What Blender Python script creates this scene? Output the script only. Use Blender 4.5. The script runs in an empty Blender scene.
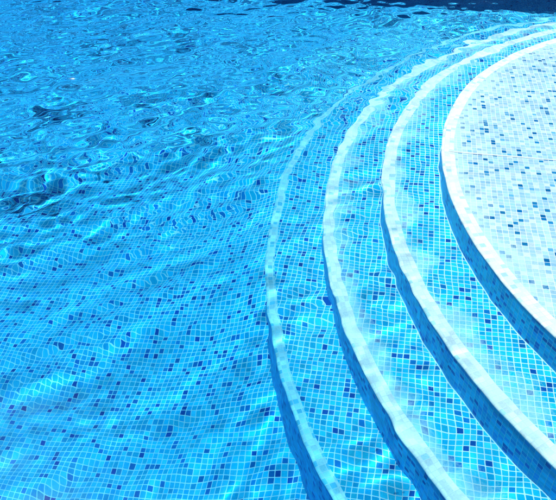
import bpy, bmesh, math, random
import numpy as np
from mathutils import Vector, Matrix

random.seed(7)
rng = np.random.default_rng(11)
S = bpy.context.scene
C = S.collection
R = math.radians

# ------------------------------------------------------------------ camera
cam = bpy.data.cameras.new('camera')
cam.sensor_fit = 'HORIZONTAL'
cam.sensor_width = 36.0
cam.lens = 36.0 * 699.2 / 556.0
cam.clip_end = 500.0
camo = bpy.data.objects.new('camera', cam)
C.objects.link(camo)
camo.location = (0.0, 0.0, 1.545)
camo.rotation_euler = (R(90 - 36.8), 0, 0)
S.camera = camo

# ------------------------------------------------------------------ sky and sun
SUN_EL, SUN_AZ = 58.5, -40.0            # azimuth from +Y towards +X
W = bpy.data.worlds.new('World')
S.world = W
W.use_nodes = True
nt = W.node_tree
sky = nt.nodes.new('ShaderNodeTexSky')
sky.sky_type = 'NISHITA'
sky.sun_disc = False
sky.sun_elevation = R(SUN_EL)
sky.sun_rotation = R(SUN_AZ)
sky.dust_density = 0.0
sky.air_density = 1.0
sky.ozone_density = 6.0
bg = nt.nodes['Background']
bg.inputs['Strength'].default_value = 0.05
nt.links.new(sky.outputs['Color'], bg.inputs['Color'])

sun = bpy.data.lights.new('sun', 'SUN')
sun.energy = 5.0
sun.angle = R(0.5)
sun.color = (1.0, 0.97, 0.92)
sun.cycles.is_caustics_light = True     # sunlight is focused by the rippled water onto the tiles
suno = bpy.data.objects.new('sun', sun)
C.objects.link(suno)
sd = Vector((math.sin(R(SUN_AZ)) * math.cos(R(SUN_EL)), math.cos(R(SUN_AZ)) * math.cos(R(SUN_EL)), math.sin(R(SUN_EL))))
suno.rotation_euler = sd.to_track_quat('Z', 'Y').to_euler()
suno.location = sd * 30

S.view_settings.view_transform = 'Standard'
S.view_settings.look = 'None'
S.view_settings.exposure = 0.97
S.view_settings.gamma = 1.0
S.view_settings.use_curve_mapping = False
cy = S.cycles
cy.max_bounces = 10
cy.diffuse_bounces = 4
cy.transmission_bounces = 8
cy.caustics_refractive = True
cy.caustics_reflective = False
cy.blur_glossy = 0.3
cy.sample_clamp_indirect = 6.0
cy.use_denoising = True

# ------------------------------------------------------------------ the pool's own frame
# u runs along the far wall to the right, v towards the far wall, both in metres
ROT = R(-10.0)
ORG = Vector((1.0, 6.58, 0.0))          # a point at the foot of the far wall
def loc(x, y):                          # world -> pool frame
    d = Vector((x - ORG.x, y - ORG.y, 0))
    d.rotate(Matrix.Rotation(-ROT, 3, 'Z'))
    return d.x, d.y
CU, CV = loc(2.887, 2.532)              # centre of the round steps
U0, U1 = -7.5, 4.2                      # left and right ends of the pool
V0, V1 = -6.18, 0.0                     # near and far walls
def shear(u, v):                        # the far wall is not quite square to the ends
    return v + .105 * (U1 - u) * (v - V0) / (V1 - V0)
R_A, TREAD, RISE, D_A = 2.152, 0.265, 0.2136, 0.108

def place(o):
    o.location = ORG; o.rotation_euler = (0, 0, ROT)

def tag(o, label=None, cat=None, group=None, kind=None):
    if label: o['label'] = label
    if cat: o['category'] = cat
    if group: o['group'] = group
    if kind: o['kind'] = kind
    return o

# ------------------------------------------------------------------ materials
def nd(t, typ, **kw):
    n = t.nodes.new(typ)
    for k, v in kw.items():
        if k == 'inp':
            for i, val in v.items(): n.inputs[i].default_value = val
        else: setattr(n, k, v)
    return n
def math_(t, op, a, b=None, c=None, clamp=False):
    n = nd(t, 'ShaderNodeMath', operation=op); n.use_clamp = clamp
    for i, s in enumerate((a, b, c)):
        if s is None: continue
        if isinstance(s, (int, float)): n.inputs[i].default_value = s
        else: t.links.new(s, n.inputs[i])
    return n.outputs[0]

def mosaic(name, tones, grout=(.66, .84, .87), joint=0.064, seed=0.0, pitch=0.0229, rough=0.42, glare_r=0):
    m = bpy.data.materials.new(name); m.use_nodes = True
    t = m.node_tree; L = t.links.new
    p = t.nodes['Principled BSDF']
    uv = nd(t, 'ShaderNodeUVMap', uv_map='metres')
    # hand-laid joints wander by a fraction of a millimetre
    wob = nd(t, 'ShaderNodeTexNoise', noise_dimensions='2D', inp={'Scale': 9.0, 'Detail': 2.0})
    L(uv.outputs[0], wob.inputs['Vector'])
    sub = nd(t, 'ShaderNodeVectorMath', operation='SUBTRACT', inp={1: (.5, .5, .5)}); L(wob.outputs['Color'], sub.inputs[0])
    mad = nd(t, 'ShaderNodeVectorMath', operation='MULTIPLY_ADD', inp={1: (.004, .004, 0)}); L(sub.outputs[0], mad.inputs[0]); L(uv.outputs[0], mad.inputs[2])
    sc = nd(t, 'ShaderNodeVectorMath', operation='SCALE', inp={'Scale': 1.0 / pitch}); L(mad.outputs[0], sc.inputs[0])
    off = nd(t, 'ShaderNodeVectorMath', operation='ADD', inp={1: (1000.0 + seed * 17, 1000.0 + seed * 31, 0)}); L(sc.outputs[0], off.inputs[0])
    fl = nd(t, 'ShaderNodeVectorMath', operation='FLOOR'); L(off.outputs[0], fl.inputs[0])
    fr = nd(t, 'ShaderNodeVectorMath', operation='FRACTION'); L(off.outputs[0], fr.inputs[0])
    wn = nd(t, 'ShaderNodeTexWhiteNoise', noise_dimensions='2D'); L(fl.outputs[0], wn.inputs['Vector'])
    sw = nd(t, 'ShaderNodeSeparateColor'); L(wn.outputs['Color'], sw.inputs[0])
    # joint mask: rounded square tile
    sx = nd(t, 'ShaderNodeSeparateXYZ'); L(fr.outputs[0], sx.inputs[0])
    ax = math_(t, 'ABSOLUTE', math_(t, 'SUBTRACT', sx.outputs[0], 0.5))
    ay = math_(t, 'ABSOLUTE', math_(t, 'SUBTRACT', sx.outputs[1], 0.5))
    cr = 0.10; hw = 0.5 - joint
    qx = math_(t, 'MAXIMUM', math_(t, 'SUBTRACT', ax, hw - cr), 0.0)
    qy = math_(t, 'MAXIMUM', math_(t, 'SUBTRACT', ay, hw - cr), 0.0)
    dd = math_(t, 'SQRT', math_(t, 'ADD', math_(t, 'MULTIPLY', qx, qx), math_(t, 'MULTIPLY', qy, qy)))
    face = nd(t, 'ShaderNodeMapRange', inp={'From Min': cr + .02, 'From Max': cr - .02, 'To Min': 0.0, 'To Max': 1.0}); L(dd, face.inputs[0])
    # tile colour: one tone per tile
    ramp = nd(t, 'ShaderNodeValToRGB'); ramp.color_ramp.interpolation = 'CONSTANT'
    el = ramp.color_ramp.elements
    acc = 0.0
    for i, (w, col) in enumerate(tones):
        if i == 0: e = el[0]; e.position = 0.0
        elif i == 1: e = el[1]; e.position = acc
        else: e = el.new(acc)
        e.color = (*col, 1); acc += w
    L(sw.outputs[0], ramp.inputs[0])
    # fired glass: slightly uneven tone inside each tile and from tile to tile
    mott = nd(t, 'ShaderNodeTexNoise', noise_dimensions='2D', inp={'Scale': 160.0, 'Detail': 3.0}); L(uv.outputs[0], mott.inputs['Vector'])
    val = math_(t, 'ADD', math_(t, 'MULTIPLY', sw.outputs[1], 0.34), math_(t, 'MULTIPLY', mott.outputs[0], 0.35))
    val = math_(t, 'ADD', val, 0.66)
    hsv = nd(t, 'ShaderNodeHueSaturation'); L(ramp.outputs[0], hsv.inputs['Color']); L(val, hsv.inputs['Value'])
    # joint filler, a little dirty in patches
    gd = nd(t, 'ShaderNodeTexNoise', noise_dimensions='2D', inp={'Scale': 3.0, 'Detail': 4.0}); L(uv.outputs[0], gd.inputs['Vector'])
    gm = nd(t, 'ShaderNodeMix', data_type='RGBA', inp={6: (*grout, 1), 7: (grout[0] * .72, grout[1] * .8, grout[2] * .8, 1)})
    gf = nd(t, 'ShaderNodeMapRange', inp={'From Min': .4, 'From Max': .75}); L(gd.outputs[0], gf.inputs[0]); L(gf.outputs[0], gm.inputs[0])
    mix = nd(t, 'ShaderNodeMix', data_type='RGBA'); L(face.outputs[0], mix.inputs[0]); L(gm.outputs[2], mix.inputs[6]); L(hsv.outputs[0], mix.inputs[7])
    col = mix.outputs[2]
    if glare_r:
        # caustic glare painted into the tile colour: pale patches spreading from the nosing
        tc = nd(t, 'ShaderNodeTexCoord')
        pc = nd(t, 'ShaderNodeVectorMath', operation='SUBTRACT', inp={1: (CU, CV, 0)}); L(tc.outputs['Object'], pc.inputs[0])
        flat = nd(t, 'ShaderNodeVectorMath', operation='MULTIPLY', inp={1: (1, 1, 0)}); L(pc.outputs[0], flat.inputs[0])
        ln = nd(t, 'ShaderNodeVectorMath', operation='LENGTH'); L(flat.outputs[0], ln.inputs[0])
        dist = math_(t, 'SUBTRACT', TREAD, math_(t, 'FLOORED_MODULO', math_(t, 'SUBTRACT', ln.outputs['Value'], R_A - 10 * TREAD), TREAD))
        if glare_r == 2: dist = math_(t, 'SUBTRACT', R_A, ln.outputs['Value'])
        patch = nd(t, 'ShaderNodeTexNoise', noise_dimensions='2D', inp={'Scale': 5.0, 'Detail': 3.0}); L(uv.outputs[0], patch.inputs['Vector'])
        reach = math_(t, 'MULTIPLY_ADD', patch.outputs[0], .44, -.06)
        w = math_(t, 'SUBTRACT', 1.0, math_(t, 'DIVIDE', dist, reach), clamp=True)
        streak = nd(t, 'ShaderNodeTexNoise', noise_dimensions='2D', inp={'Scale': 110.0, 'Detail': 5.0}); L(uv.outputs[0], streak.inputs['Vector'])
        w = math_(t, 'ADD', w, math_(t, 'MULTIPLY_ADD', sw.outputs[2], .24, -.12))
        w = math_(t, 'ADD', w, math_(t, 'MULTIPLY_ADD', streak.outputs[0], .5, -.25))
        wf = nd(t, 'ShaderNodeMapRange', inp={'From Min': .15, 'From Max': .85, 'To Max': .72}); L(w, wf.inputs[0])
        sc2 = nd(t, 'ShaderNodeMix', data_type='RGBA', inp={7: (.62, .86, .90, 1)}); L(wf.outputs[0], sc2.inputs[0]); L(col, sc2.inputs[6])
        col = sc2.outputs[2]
    L(col, p.inputs['Base Color'])
    rg = nd(t, 'ShaderNodeMapRange', inp={'To Min': .8, 'To Max': rough}); L(face.outputs[0], rg.inputs[0]); L(rg.outputs[0], p.inputs['Roughness'])
    p.inputs['Specular IOR Level'].default_value = 0.06     # glass against water reflects little
    bp = nd(t, 'ShaderNodeBump', inp={'Strength': .5, 'Distance': .0008}); L(face.outputs[0], bp.inputs['Height']); L(bp.outputs[0], p.inputs['Normal'])
    return m

def plain(name, col, rough=.7, nscale=30, amt=.2, bump=.002):
    m = bpy.data.materials.new(name); m.use_nodes = True
    t = m.node_tree; L = t.links.new; p = t.nodes['Principled BSDF']
    tc = nd(t, 'ShaderNodeTexCoord')
    n = nd(t, 'ShaderNodeTexNoise', inp={'Scale': nscale, 'Detail': 6.0}); L(tc.outputs['Object'], n.inputs['Vector'])
    mx = nd(t, 'ShaderNodeMix', data_type='RGBA', inp={6: (*[c * (1 - amt) for c in col], 1), 7: (*[min(1, c * (1 + amt)) for c in col], 1)})
    L(n.outputs[0], mx.inputs[0]); L(mx.outputs[2], p.inputs['Base Color'])
    p.inputs['Roughness'].default_value = rough
    b = nd(t, 'ShaderNodeBump', inp={'Strength': .4, 'Distance': bump}); L(n.outputs[0], b.inputs['Height']); L(b.outputs[0], p.inputs['Normal'])
    return m

DK = (.0, .15, .42)
blue_tones = [(.34, (.004, .44, .67)), (.27, (.010, .51, .72)), (.18, (.0, .36, .62)), (.09, (.03, .54, .75)), (.02, (.0, .22, .52)), (.06, DK), (.04, (.0, .08, .34))]
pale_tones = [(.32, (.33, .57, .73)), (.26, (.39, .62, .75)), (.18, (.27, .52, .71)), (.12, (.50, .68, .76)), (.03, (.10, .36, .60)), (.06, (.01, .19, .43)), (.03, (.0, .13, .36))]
M_floor = mosaic('blue_mosaic_floor', blue_tones, seed=1)
M_step = mosaic('blue_mosaic_step', blue_tones, seed=2, glare_r=1)
M_step_low = mosaic('blue_mosaic_lowest_step', blue_tones, seed=8)
M_shelf = mosaic('pale_mosaic', pale_tones, grout=(.74, .82, .84), seed=3, joint=.05, glare_r=2)
M_wall = mosaic('blue_mosaic_wall', blue_tones, seed=4)
M_riser = mosaic('deep_blue_mosaic_riser', [(.40, (.0, .40, .82)), (.30, (.0, .46, .84)), (.20, (.0, .30, .76)), (.10, (.0, .14, .52))], grout=(.12, .58, .84), seed=6, joint=.045)
M_nose_low = mosaic('pale_blue_mosaic_nosing', [(.45, (.38, .72, .80)), (.35, (.52, .78, .82)), (.2, (.14, .56, .74))], grout=(.66, .84, .87), joint=.06, seed=7)
M_nose = mosaic('white_mosaic_nosing', [(.5, (.82, .84, .84)), (.3, (.86, .87, .87)), (.14, (.76, .82, .84)), (.06, (.50, .74, .80))], grout=(.85, .86, .86), joint=.04, seed=5)
M_stone = plain('pale_stone', (.34, .31, .27))
M_earth = plain('garden_lawn', (.06, .10, .03), rough=.9, nscale=6, amt=.5)

# ------------------------------------------------------------------ mesh helpers
def build(name, verts, faces, uvs, mats, parent=None, fmat=None, smooth=False):
    me = bpy.data.meshes.new(name)
    me.from_pydata([tuple(v) for v in verts], [], faces)
    if uvs is not None:
        lay = me.uv_layers.new(name='metres')
        k = 0
        for pi, f in enumerate(faces):
            for j in range(len(f)):
                lay.data[k].uv = uvs[pi][j]; k += 1
    for m in (mats if isinstance(mats, (list, tuple)) else [mats]): me.materials.append(m)
    if fmat:
        for i, mi in enumerate(fmat): me.polygons[i].material_index = mi
    if smooth:
        me.polygons.foreach_set('use_smooth', [True] * len(me.polygons))
    me.update()
    o = bpy.data.objects.new(name, me); C.objects.link(o)
    if parent: o.parent = parent
    else: place(o)
    o.cycles.is_caustics_receiver = True
    return o

def outline(r):
    """Edge line of a step of radius r in the pool frame: straight run beside the far wall, round, down to the near wall.
    Returns points, outward normals and arc length."""
    pts, nor = [], []
    n = 24
    for i in range(n):                                    # straight part from the right end wall
        u = U1 + (CU - U1) * i / n
        pts.append((u, CV + r)); nor.append((0, 1))
    n = 220
    vb = V0
    amax = math.pi / 2 + math.pi                           # sweep far side -> left -> near side
    for i in range(n + 1):
        a = math.pi / 2 + (math.pi / 1.02) * i / n
        u, v = CU + r * math.cos(a), CV + r * math.sin(a)
        if v < vb:
            u0, v0 = pts[-1]; k = (vb - v0) / (v - v0)
            pts.append((u0 + (u - u0) * k, vb)); nor.append((math.cos(a), math.sin(a))); break
        pts.append((u, v)); nor.append((math.cos(a), math.sin(a)))
    s = [0.0]
    for i in range(1, len(pts)): s.append(s[-1] + math.hypot(pts[i][0] - pts[i-1][0], pts[i][1] - pts[i-1][1]))
    return pts, nor, s

def make_step(k, label, m_tread, nose_w, z_foot):
    r = R_A + k * TREAD
    z = -(D_A + k * RISE)
    e = bpy.data.objects.new('pool_step', None); C.objects.link(e); place(e)
    tag(e, label, 'pool step', 'round steps going down into the pool')
    pts, nor, s = outline(r)
    N = len(pts)
    br = 0.010                                             # rounded front edge
    def at(i, inset, zz): return (pts[i][0] - nor[i][0] * inset, pts[i][1] - nor[i][1] * inset, zz)
    # riser
    V, F, U = [], [], []
    for i in range(N): V += [at(i, 0.004, z_foot(*pts[i])), at(i, 0.004, z - br)]
    for i in range(N - 1):
        F.append((2*i, 2*i+1, 2*i+3, 2*i+2)); U.append([(s[i], V[2*i][2]), (s[i], z - br), (s[i+1], z - br), (s[i+1], V[2*i+2][2])])
    build('riser', V, F, U, M_riser, e)
    # nosing: rounded edge and a flat band
    prof = [(0.004, z - br - .001)] + [(br - (br) * math.cos(a), z - br + br * math.sin(a)) for a in [R(x) for x in (0, 22, 45, 68, 90)]] + [(nose_w, z)]
    P = len(prof); V, F, U = [], [], []
    pl = [0]
    for j in range(1, P): pl.append(pl[-1] + math.hypot(prof[j][0]-prof[j-1][0], prof[j][1]-prof[j-1][1]))
    for i in range(N):
        for (ins, zz) in prof: V.append(at(i, ins, zz))
    for i in range(N - 1):
        for j in range(P - 1):
            F.append((i*P+j, i*P+j+1, (i+1)*P+j+1, (i+1)*P+j)); U.append([(s[i], pl[j]), (s[i], pl[j+1]), (s[i+1], pl[j+1]), (s[i+1], pl[j])])
    build('nosing', V, F, U, M_nose if k < 3 else M_nose_low, e, smooth=True)
    # tread: from the nosing back under the next step (or over the whole shelf)
    V, F, U = [], [], []
    if k:
        rin, ins_in = None, TREAD + .05
        for i in range(N): V += [at(i, nose_w, z), at(i, ins_in, z)]
        for i in range(N - 1): F.append((2*i, 2*i+1, 2*i+3, 2*i+2))
    else:
        for i in range(N): V += [at(i, nose_w, z), (U1, max(V0, min(pts[i][1] , CV + r - nose_w)), z)]
        V[0] = at(0, nose_w, z)
        for i in range(N - 1):
            F.append((2*i, 2*i+1, 2*i+3, 2*i+2))
    for f in F: U.append([(V[q][0], V[q][1]) for q in f])
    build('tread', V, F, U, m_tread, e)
    return e

def floor_z(u, v):
    """the floor drops quickly beside the lowest step, then falls gently to the deep end"""
    d = np.maximum(0.0, np.maximum(np.hypot(np.minimum(u - CU, 0), v - CV), np.abs(v - CV) * (u > CU)) - R_A - 3 * TREAD)
    return -1.10 - .30 * (1 - np.exp(-d / .45)) - .13 * d

# ------------------------------------------------------------------ pool floor, walls
us = np.linspace(U0, U1, 150); vs = np.linspace(V0, V1, 90)
V = [(u, shear(u, v), floor_z(u, shear(u, v))) for v in vs for u in us]
F, U = [], []
for j in range(len(vs)-1):
    for i in range(len(us)-1):
        f = (j*150+i, j*150+i+1, (j+1)*150+i+1, (j+1)*150+i); F.append(f); U.append([(V[q][0], V[q][1]) for q in f])
o = build('pool_floor', V, F, U, M_floor, smooth=True)
tag(o, kind='structure')

def slab(name, pts, zb, zt, m, mtop=None, parent=None):
    """vertical-sided slab over a convex outline (list of (u,v) counter-clockwise)"""
    n = len(pts); V = [(x, y, zb) for x, y in pts] + [(x, y, zt) for x, y in pts]
    F = [tuple(range(n-1, -1, -1)), tuple(range(n, 2*n))]; U = [[(V[q][0], V[q][1]) for q in F[0]], [(V[q][0], V[q][1]) for q in F[1]]]
    for i in range(n):
        j = (i+1) % n; l = math.hypot(pts[j][0]-pts[i][0], pts[j][1]-pts[i][1])
        F.append((i, j, n+j, n+i)); b = pts[i][0] if abs(pts[j][0]-pts[i][0]) > abs(pts[j][1]-pts[i][1]) else pts[i][1]
        e = pts[j][0] if abs(pts[j][0]-pts[i][0]) > abs(pts[j][1]-pts[i][1]) else pts[j][1]
        U.append([(b, zb), (e, zb), (e, zt), (b, zt)])
    fm = [1 if (mtop and i < 2) else 0 for i in range(len(F))]
    return build(name, V, F, U, [m, mtop] if mtop else m, parent, fmat=fm)
T = .25; TOP = .13
def rect(a, b, c, d): return [(a, c), (b, c), (b, d), (a, d)]
w1 = slab('pool_wall', [(U0-T, shear(U0-T, V1)), (U1+T, shear(U1+T, V1)), (U1+T, V1+.5), (U0-T, shear(U0-T, V1)+.5)], -3.6, TOP, M_wall)
tag(w1, 'far pool wall of dark blue mosaic in shade under water along the top edge', 'pool wall')
w2 = slab('pool_wall', rect(U0-T, U1+T, V0-T, V0), -3.6, TOP, M_wall)
tag(w2, 'near pool wall of blue mosaic below the viewer', 'pool wall')
w3 = slab('pool_wall', rect(U0-T, U0, V0, shear(U0, V1)-.002), -3.6, TOP, M_wall)
tag(w3, 'left end wall of blue mosaic beyond the deep water', 'pool wall')
w4 = slab('pool_wall', rect(U1, U1+T, V0, V1), -3.6, TOP, M_wall)
tag(w4, 'right end wall of blue mosaic behind the shallow shelf', 'pool wall')

# ------------------------------------------------------------------ steps
names = ['widest pale mosaic top step, shallowest, with curved white nosing, at the right edge',
         'second curved step from the top, cyan mosaic with bright white nosing',
         'third curved step from the top, cyan mosaic with wavering white nosing',
         'lowest and leftmost curved step with faint thin pale nosing beside the pool floor']
for k in range(4):
    zf = (lambda u, v, kk=k: -(D_A + (kk + 1) * RISE) - .003) if k < 3 else (lambda u, v: floor_z(u, v) - .003)
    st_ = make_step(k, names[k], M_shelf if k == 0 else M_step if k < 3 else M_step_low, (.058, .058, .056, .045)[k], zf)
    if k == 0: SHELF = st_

# a thin pale strip runs straight across the top shelf
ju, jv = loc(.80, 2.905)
js = build('pale_strip', [(ju, jv, -D_A + .002), (U1, jv, -D_A + .002), (U1, jv + .008, -D_A + .002), (ju, jv + .008, -D_A + .002)],
           [(0, 1, 2, 3)], [[(ju, jv), (U1, jv), (U1, jv + .008), (ju, jv + .008)]], plain('white_strip', (.74, .80, .82), nscale=60, amt=.12), SHELF)

# ------------------------------------------------------------------ deck round the pool
def ring(name, a, b, zb, zt, m, kind):
    """frame-shaped slab: outer margin b, inner margin a outside the pool rectangle"""
    def rim(e): return [(U0-e, V0-e), (U1+e, V0-e), (U1+e, shear(U1, V1)+e), (U0-e, shear(U0, V1)+e)]
    i = rim(a); q = rim(b)
    V = [(x, y, z) for z in (zb, zt) for pl in (i, q) for x, y in pl]; F = []
    for k in range(4):
        j = (k+1) % 4
        F += [(8+k, 8+4+k, 8+4+j, 8+j), (k, j, 4+j, 4+k), (k, 8+k, 8+j, j), (4+k, 4+j, 12+j, 12+k)]
    me = [[(V[x][0], V[x][1]) for x in f] for f in F]
    o = build(name, V, F, me, m); return o
o = ring('pool_coping', -.03, .27, TOP + .003, TOP + .05, M_stone, None); tag(o, 'pale stone coping around the pool rim', 'coping')
o = ring('pool_deck', .27, 3.5, TOP - .1, TOP + .045, M_stone, None); tag(o, kind='structure')
o = ring('ground', 3.5, 200, TOP - .3, TOP, M_earth, None); tag(o, kind='structure')

# ------------------------------------------------------------------ water
CHOP0, CHOP1, W_LONG, W_MID, W_NET = 2.6, 4.1, .016, .014, .018
ABSORB = (.70, .20, .07)
RIP = [(.04, .96, .8, .4, 42, .13, .30, 50, 110, 50, .095, 6),
       (.10, .90, .7, .5, 45, .06, .13, 70, 104, 60, .062, 3),
       (.20, .80, .6, .5, 43, .03, .06, 60, 104, 70, .016, 4),
       (.90, .10, -.9, .9, 46, .08, .20, 40, 122, 22, .012, 8)]      # short steep crests in places
def spaced(a, b, f0, f1, fine, coarse):
    out = [a]
    while out[-1] < b:
        x = out[-1]
        d = 0 if f0 <= x <= f1 else (f0 - x if x < f0 else x - f1)
        out.append(x + min(coarse, fine + d * .12))
    out[-1] = b
    return np.array(out)
gu = spaced(U0-.1, U1+.1, -4.0, 2.0, .009, .05)
gv = spaced(V0-.1, V1+.1, -5.93, .2, .009, .05)
GU, GV = np.meshgrid(gu, gv)
GV = shear(GU, GV)
cr, sr = math.cos(ROT), math.sin(ROT)
X = ORG.x + cr * GU - sr * GV; Y = ORG.y + sr * GU + cr * GV

def waves(X, Y, n, lmin, lmax, heading, spread, rms_slope, seed, slopes=False):
    """sum of travelling ripples; returns the height, or its two slopes"""
    g = np.random.default_rng(seed)
    h = np.zeros_like(X); hx = np.zeros_like(X); hy = np.zeros_like(X); sl = 0
    for i in range(n):
        lam = math.exp(g.uniform(math.log(lmin), math.log(lmax)))
        th = R(heading) + R(spread) * g.normal()
        k = 2 * math.pi / lam; kx, ky = k * math.cos(th), k * math.sin(th)
        ph = kx * X + ky * Y + g.uniform(0, 6.283)
        if slopes:
            c = lam * np.cos(ph); hx += c * kx; hy += c * ky
        else: h += lam * np.sin(ph)
        sl += (lam * k) ** 2 / 2
    f = rms_slope / math.sqrt(sl)
    return (hx * f, hy * f) if slopes else h * f
def envelope(X, Y, seed, lmin=.5, lmax=1.4):
    e = waves(X, Y, 24, lmin, lmax, 110, 40, 1.0, seed)
    return e / e.std()
# slow warping bends the crests
wx = waves(X, Y, 12, .5, 1.3, 20, 90, .10, 31); wy = waves(X, Y, 12, .5, 1.3, 100, 90, .10, 32)
Xw, Yw = X + wx, Y + wy
def sm(x, a, b):
    t_ = np.clip((x - a) / (b - a), 0, 1); return t_ * t_ * (3 - 2 * t_)
chop = sm(Y - .45 * X, CHOP0, CHOP1)                * (1 - .75 * sm(X, .5, 1.5))   # ripples grow towards the far left
h = waves(Xw, Yw, 26, .40, .95, 112, 22, W_LONG, 1)
chopm = sm(Y - .45 * X, 3.5, 5.2)
h += (.55 + .45 * chopm) * np.clip(.7 + .6 * envelope(X, Y, 41), .1, 1.15) * waves(Xw, Yw, 40, .16, .36, 110, 30, W_MID, 2)
# fine ripples: carried as surface normals over the grid
SX = np.zeros_like(X); SY = np.zeros_like(X)
over = sm(-(np.hypot(X - 2.887, Y - 2.532) - R_A - 3.6 * TREAD), -.5, .3)   # 1 above the steps, 0 above the deep floor
h += ((.36 + .64 * over) * (1 - chop) + .9 * chopm) * np.clip(.8 + .5 * envelope(X, Y, 44, .3, .8), .1, 1.4) * waves(Xw, Yw, 60, .09, .20, 115, 40, W_NET, 5)
for (e0, e1, ea, eb, es, l0, l1, n_, hd, sp, rs, sd_) in RIP:
    gx, gy = waves(Xw, Yw, n_, l0, l1, hd, sp, rs, sd_, slopes=True)
    a_ = (e0 + e1 * chop) * np.clip(ea + eb * envelope(X, Y, es, .35, 1.0), .0 if ea < 0 else .03, 2.2)
    if ea < 0: a_ = a_ * (1 - over)
    SX += gx * a_; SY += gy * a_
ny, nx = X.shape
top = np.stack([GU, GV, h], -1).reshape(-1, 3)
idx = np.arange(ny * nx).reshape(ny, nx)
quads = np.stack([idx[:-1, :-1], idx[:-1, 1:], idx[1:, 1:], idx[1:, :-1]], -1).reshape(-1, 4)
# sides and bottom close the body of water inside the pool shell
ring_i = np.concatenate([idx[0, :], idx[1:, -1], idx[-1, -2::-1], idx[-2:0:-1, 0]])
nb = len(ring_i)
bot = top[ring_i].copy(); bot[:, 2] = -3.4
verts = np.concatenate([top, bot]); b0 = ny * nx
bi = np.arange(nb) + b0
side = np.stack([ring_i, bi, np.roll(bi, -1), np.roll(ring_i, -1)], -1)
me = bpy.data.meshes.new('pool_water')
nq = len(quads) + len(side)
me.vertices.add(len(verts)); me.vertices.foreach_set('co', verts.astype(np.float32).ravel())
loops = np.concatenate([quads.ravel(), side.ravel(), bi[::-1]])
starts = np.concatenate([np.arange(nq) * 4, [nq * 4]]); tot = np.concatenate([np.full(nq, 4), [nb]])
me.loops.add(len(loops)); me.loops.foreach_set('vertex_index', loops.astype(np.int32))
me.polygons.add(nq + 1); me.polygons.foreach_set('loop_start', starts.astype(np.int32)); me.polygons.foreach_set('loop_total', tot.astype(np.int32))
sm_ = np.ones(nq + 1, bool); sm_[len(quads):] = False
me.polygons.foreach_set('use_smooth', sm_)
me.update(calc_edges=True)
cr_, sr_ = math.cos(-ROT), math.sin(-ROT)           # slopes into the pool frame
sl = np.zeros((len(verts), 3), np.float32); sl[:b0, 0] = (cr_ * SX - sr_ * SY).ravel(); sl[:b0, 1] = (sr_ * SX + cr_ * SY).ravel()
rad_ = np.where(GU > CU, np.abs(GV - CV), np.hypot(GU - CU, GV - CV))
dep = np.zeros(len(verts), np.float32)
dep[:b0] = np.where(rad_ < R_A + 3.3 * TREAD, D_A + RISE * np.clip((rad_ - R_A + .10) / TREAD, 0, 4.2), -floor_z(GU, GV)).ravel()
dep[:b0] = np.minimum(dep[:b0], -floor_z(GU, GV).ravel())
ad_ = me.attributes.new('depth', 'FLOAT', 'POINT'); ad_.data.foreach_set('value', dep)
at_ = me.attributes.new('ripple', 'FLOAT_VECTOR', 'POINT'); at_.data.foreach_set('vector', sl.ravel())
Mw = bpy.data.materials.new('clear_pool_water'); Mw.use_nodes = True
t = Mw.node_tree; t.nodes.remove(t.nodes['Principled BSDF'])
gl = nd(t, 'ShaderNodeBsdfRefraction', inp={'Roughness': 0.0, 'IOR': 1.333})
gs = nd(t, 'ShaderNodeBsdfGlossy', inp={'Color': (.70, .88, 1, 1), 'Roughness': 0.17})
fz = nd(t, 'ShaderNodeFresnel', inp={'IOR': 1.333})
ms = nd(t, 'ShaderNodeMixShader')
t.links.new(math_(t, 'MULTIPLY', fz.outputs[0], .15), ms.inputs[0]); t.links.new(gl.outputs[0], ms.inputs[1]); t.links.new(gs.outputs[0], ms.inputs[2])
# the water's own tint: what a column of the local depth lets through
dp = nd(t, 'ShaderNodeAttribute', attribute_name='depth')
cc = nd(t, 'ShaderNodeCombineColor')
gi = nd(t, 'ShaderNodeNewGeometry')                # slanting paths through the water are longer
dt = nd(t, 'ShaderNodeVectorMath', operation='DOT_PRODUCT'); t.links.new(gi.outputs['Normal'], dt.inputs[0]); t.links.new(gi.outputs['Incoming'], dt.inputs[1])
s2 = math_(t, 'SUBTRACT', 1.0, math_(t, 'MULTIPLY', dt.outputs['Value'], dt.outputs['Value']))
cs = math_(t, 'SQRT', math_(t, 'SUBTRACT', 1.0, math_(t, 'DIVIDE', s2, 1.777), clamp=True))
ln_ = math_(t, 'DIVIDE', dp.outputs['Fac'], math_(t, 'MAXIMUM', cs, .5))
for i_, k_ in enumerate(ABSORB): t.links.new(math_(t, 'EXPONENT', math_(t, 'MULTIPLY', ln_, -k_)), cc.inputs[i_])
t.links.new(cc.outputs[0], gl.inputs['Color'])
rp = nd(t, 'ShaderNodeAttribute', attribute_name='ripple')
vt = nd(t, 'ShaderNodeVectorTransform', vector_type='VECTOR', convert_from='OBJECT', convert_to='WORLD'); t.links.new(rp.outputs['Vector'], vt.inputs[0])
ge = nd(t, 'ShaderNodeNewGeometry')
sb = nd(t, 'ShaderNodeVectorMath', operation='SUBTRACT'); t.links.new(ge.outputs['Normal'], sb.inputs[0]); t.links.new(vt.outputs[0], sb.inputs[1])
nz = nd(t, 'ShaderNodeVectorMath', operation='NORMALIZE'); t.links.new(sb.outputs[0], nz.inputs[0])
for q_ in (gl, gs, fz): t.links.new(nz.outputs[0], q_.inputs['Normal'])
out = t.nodes['Material Output']
t.links.new(ms.outputs[0], out.inputs['Surface'])
me.materials.append(Mw)
wo = bpy.data.objects.new('pool_water', me); C.objects.link(wo); place(wo)
wo.cycles.is_caustics_caster = True
tag(wo, kind='structure')
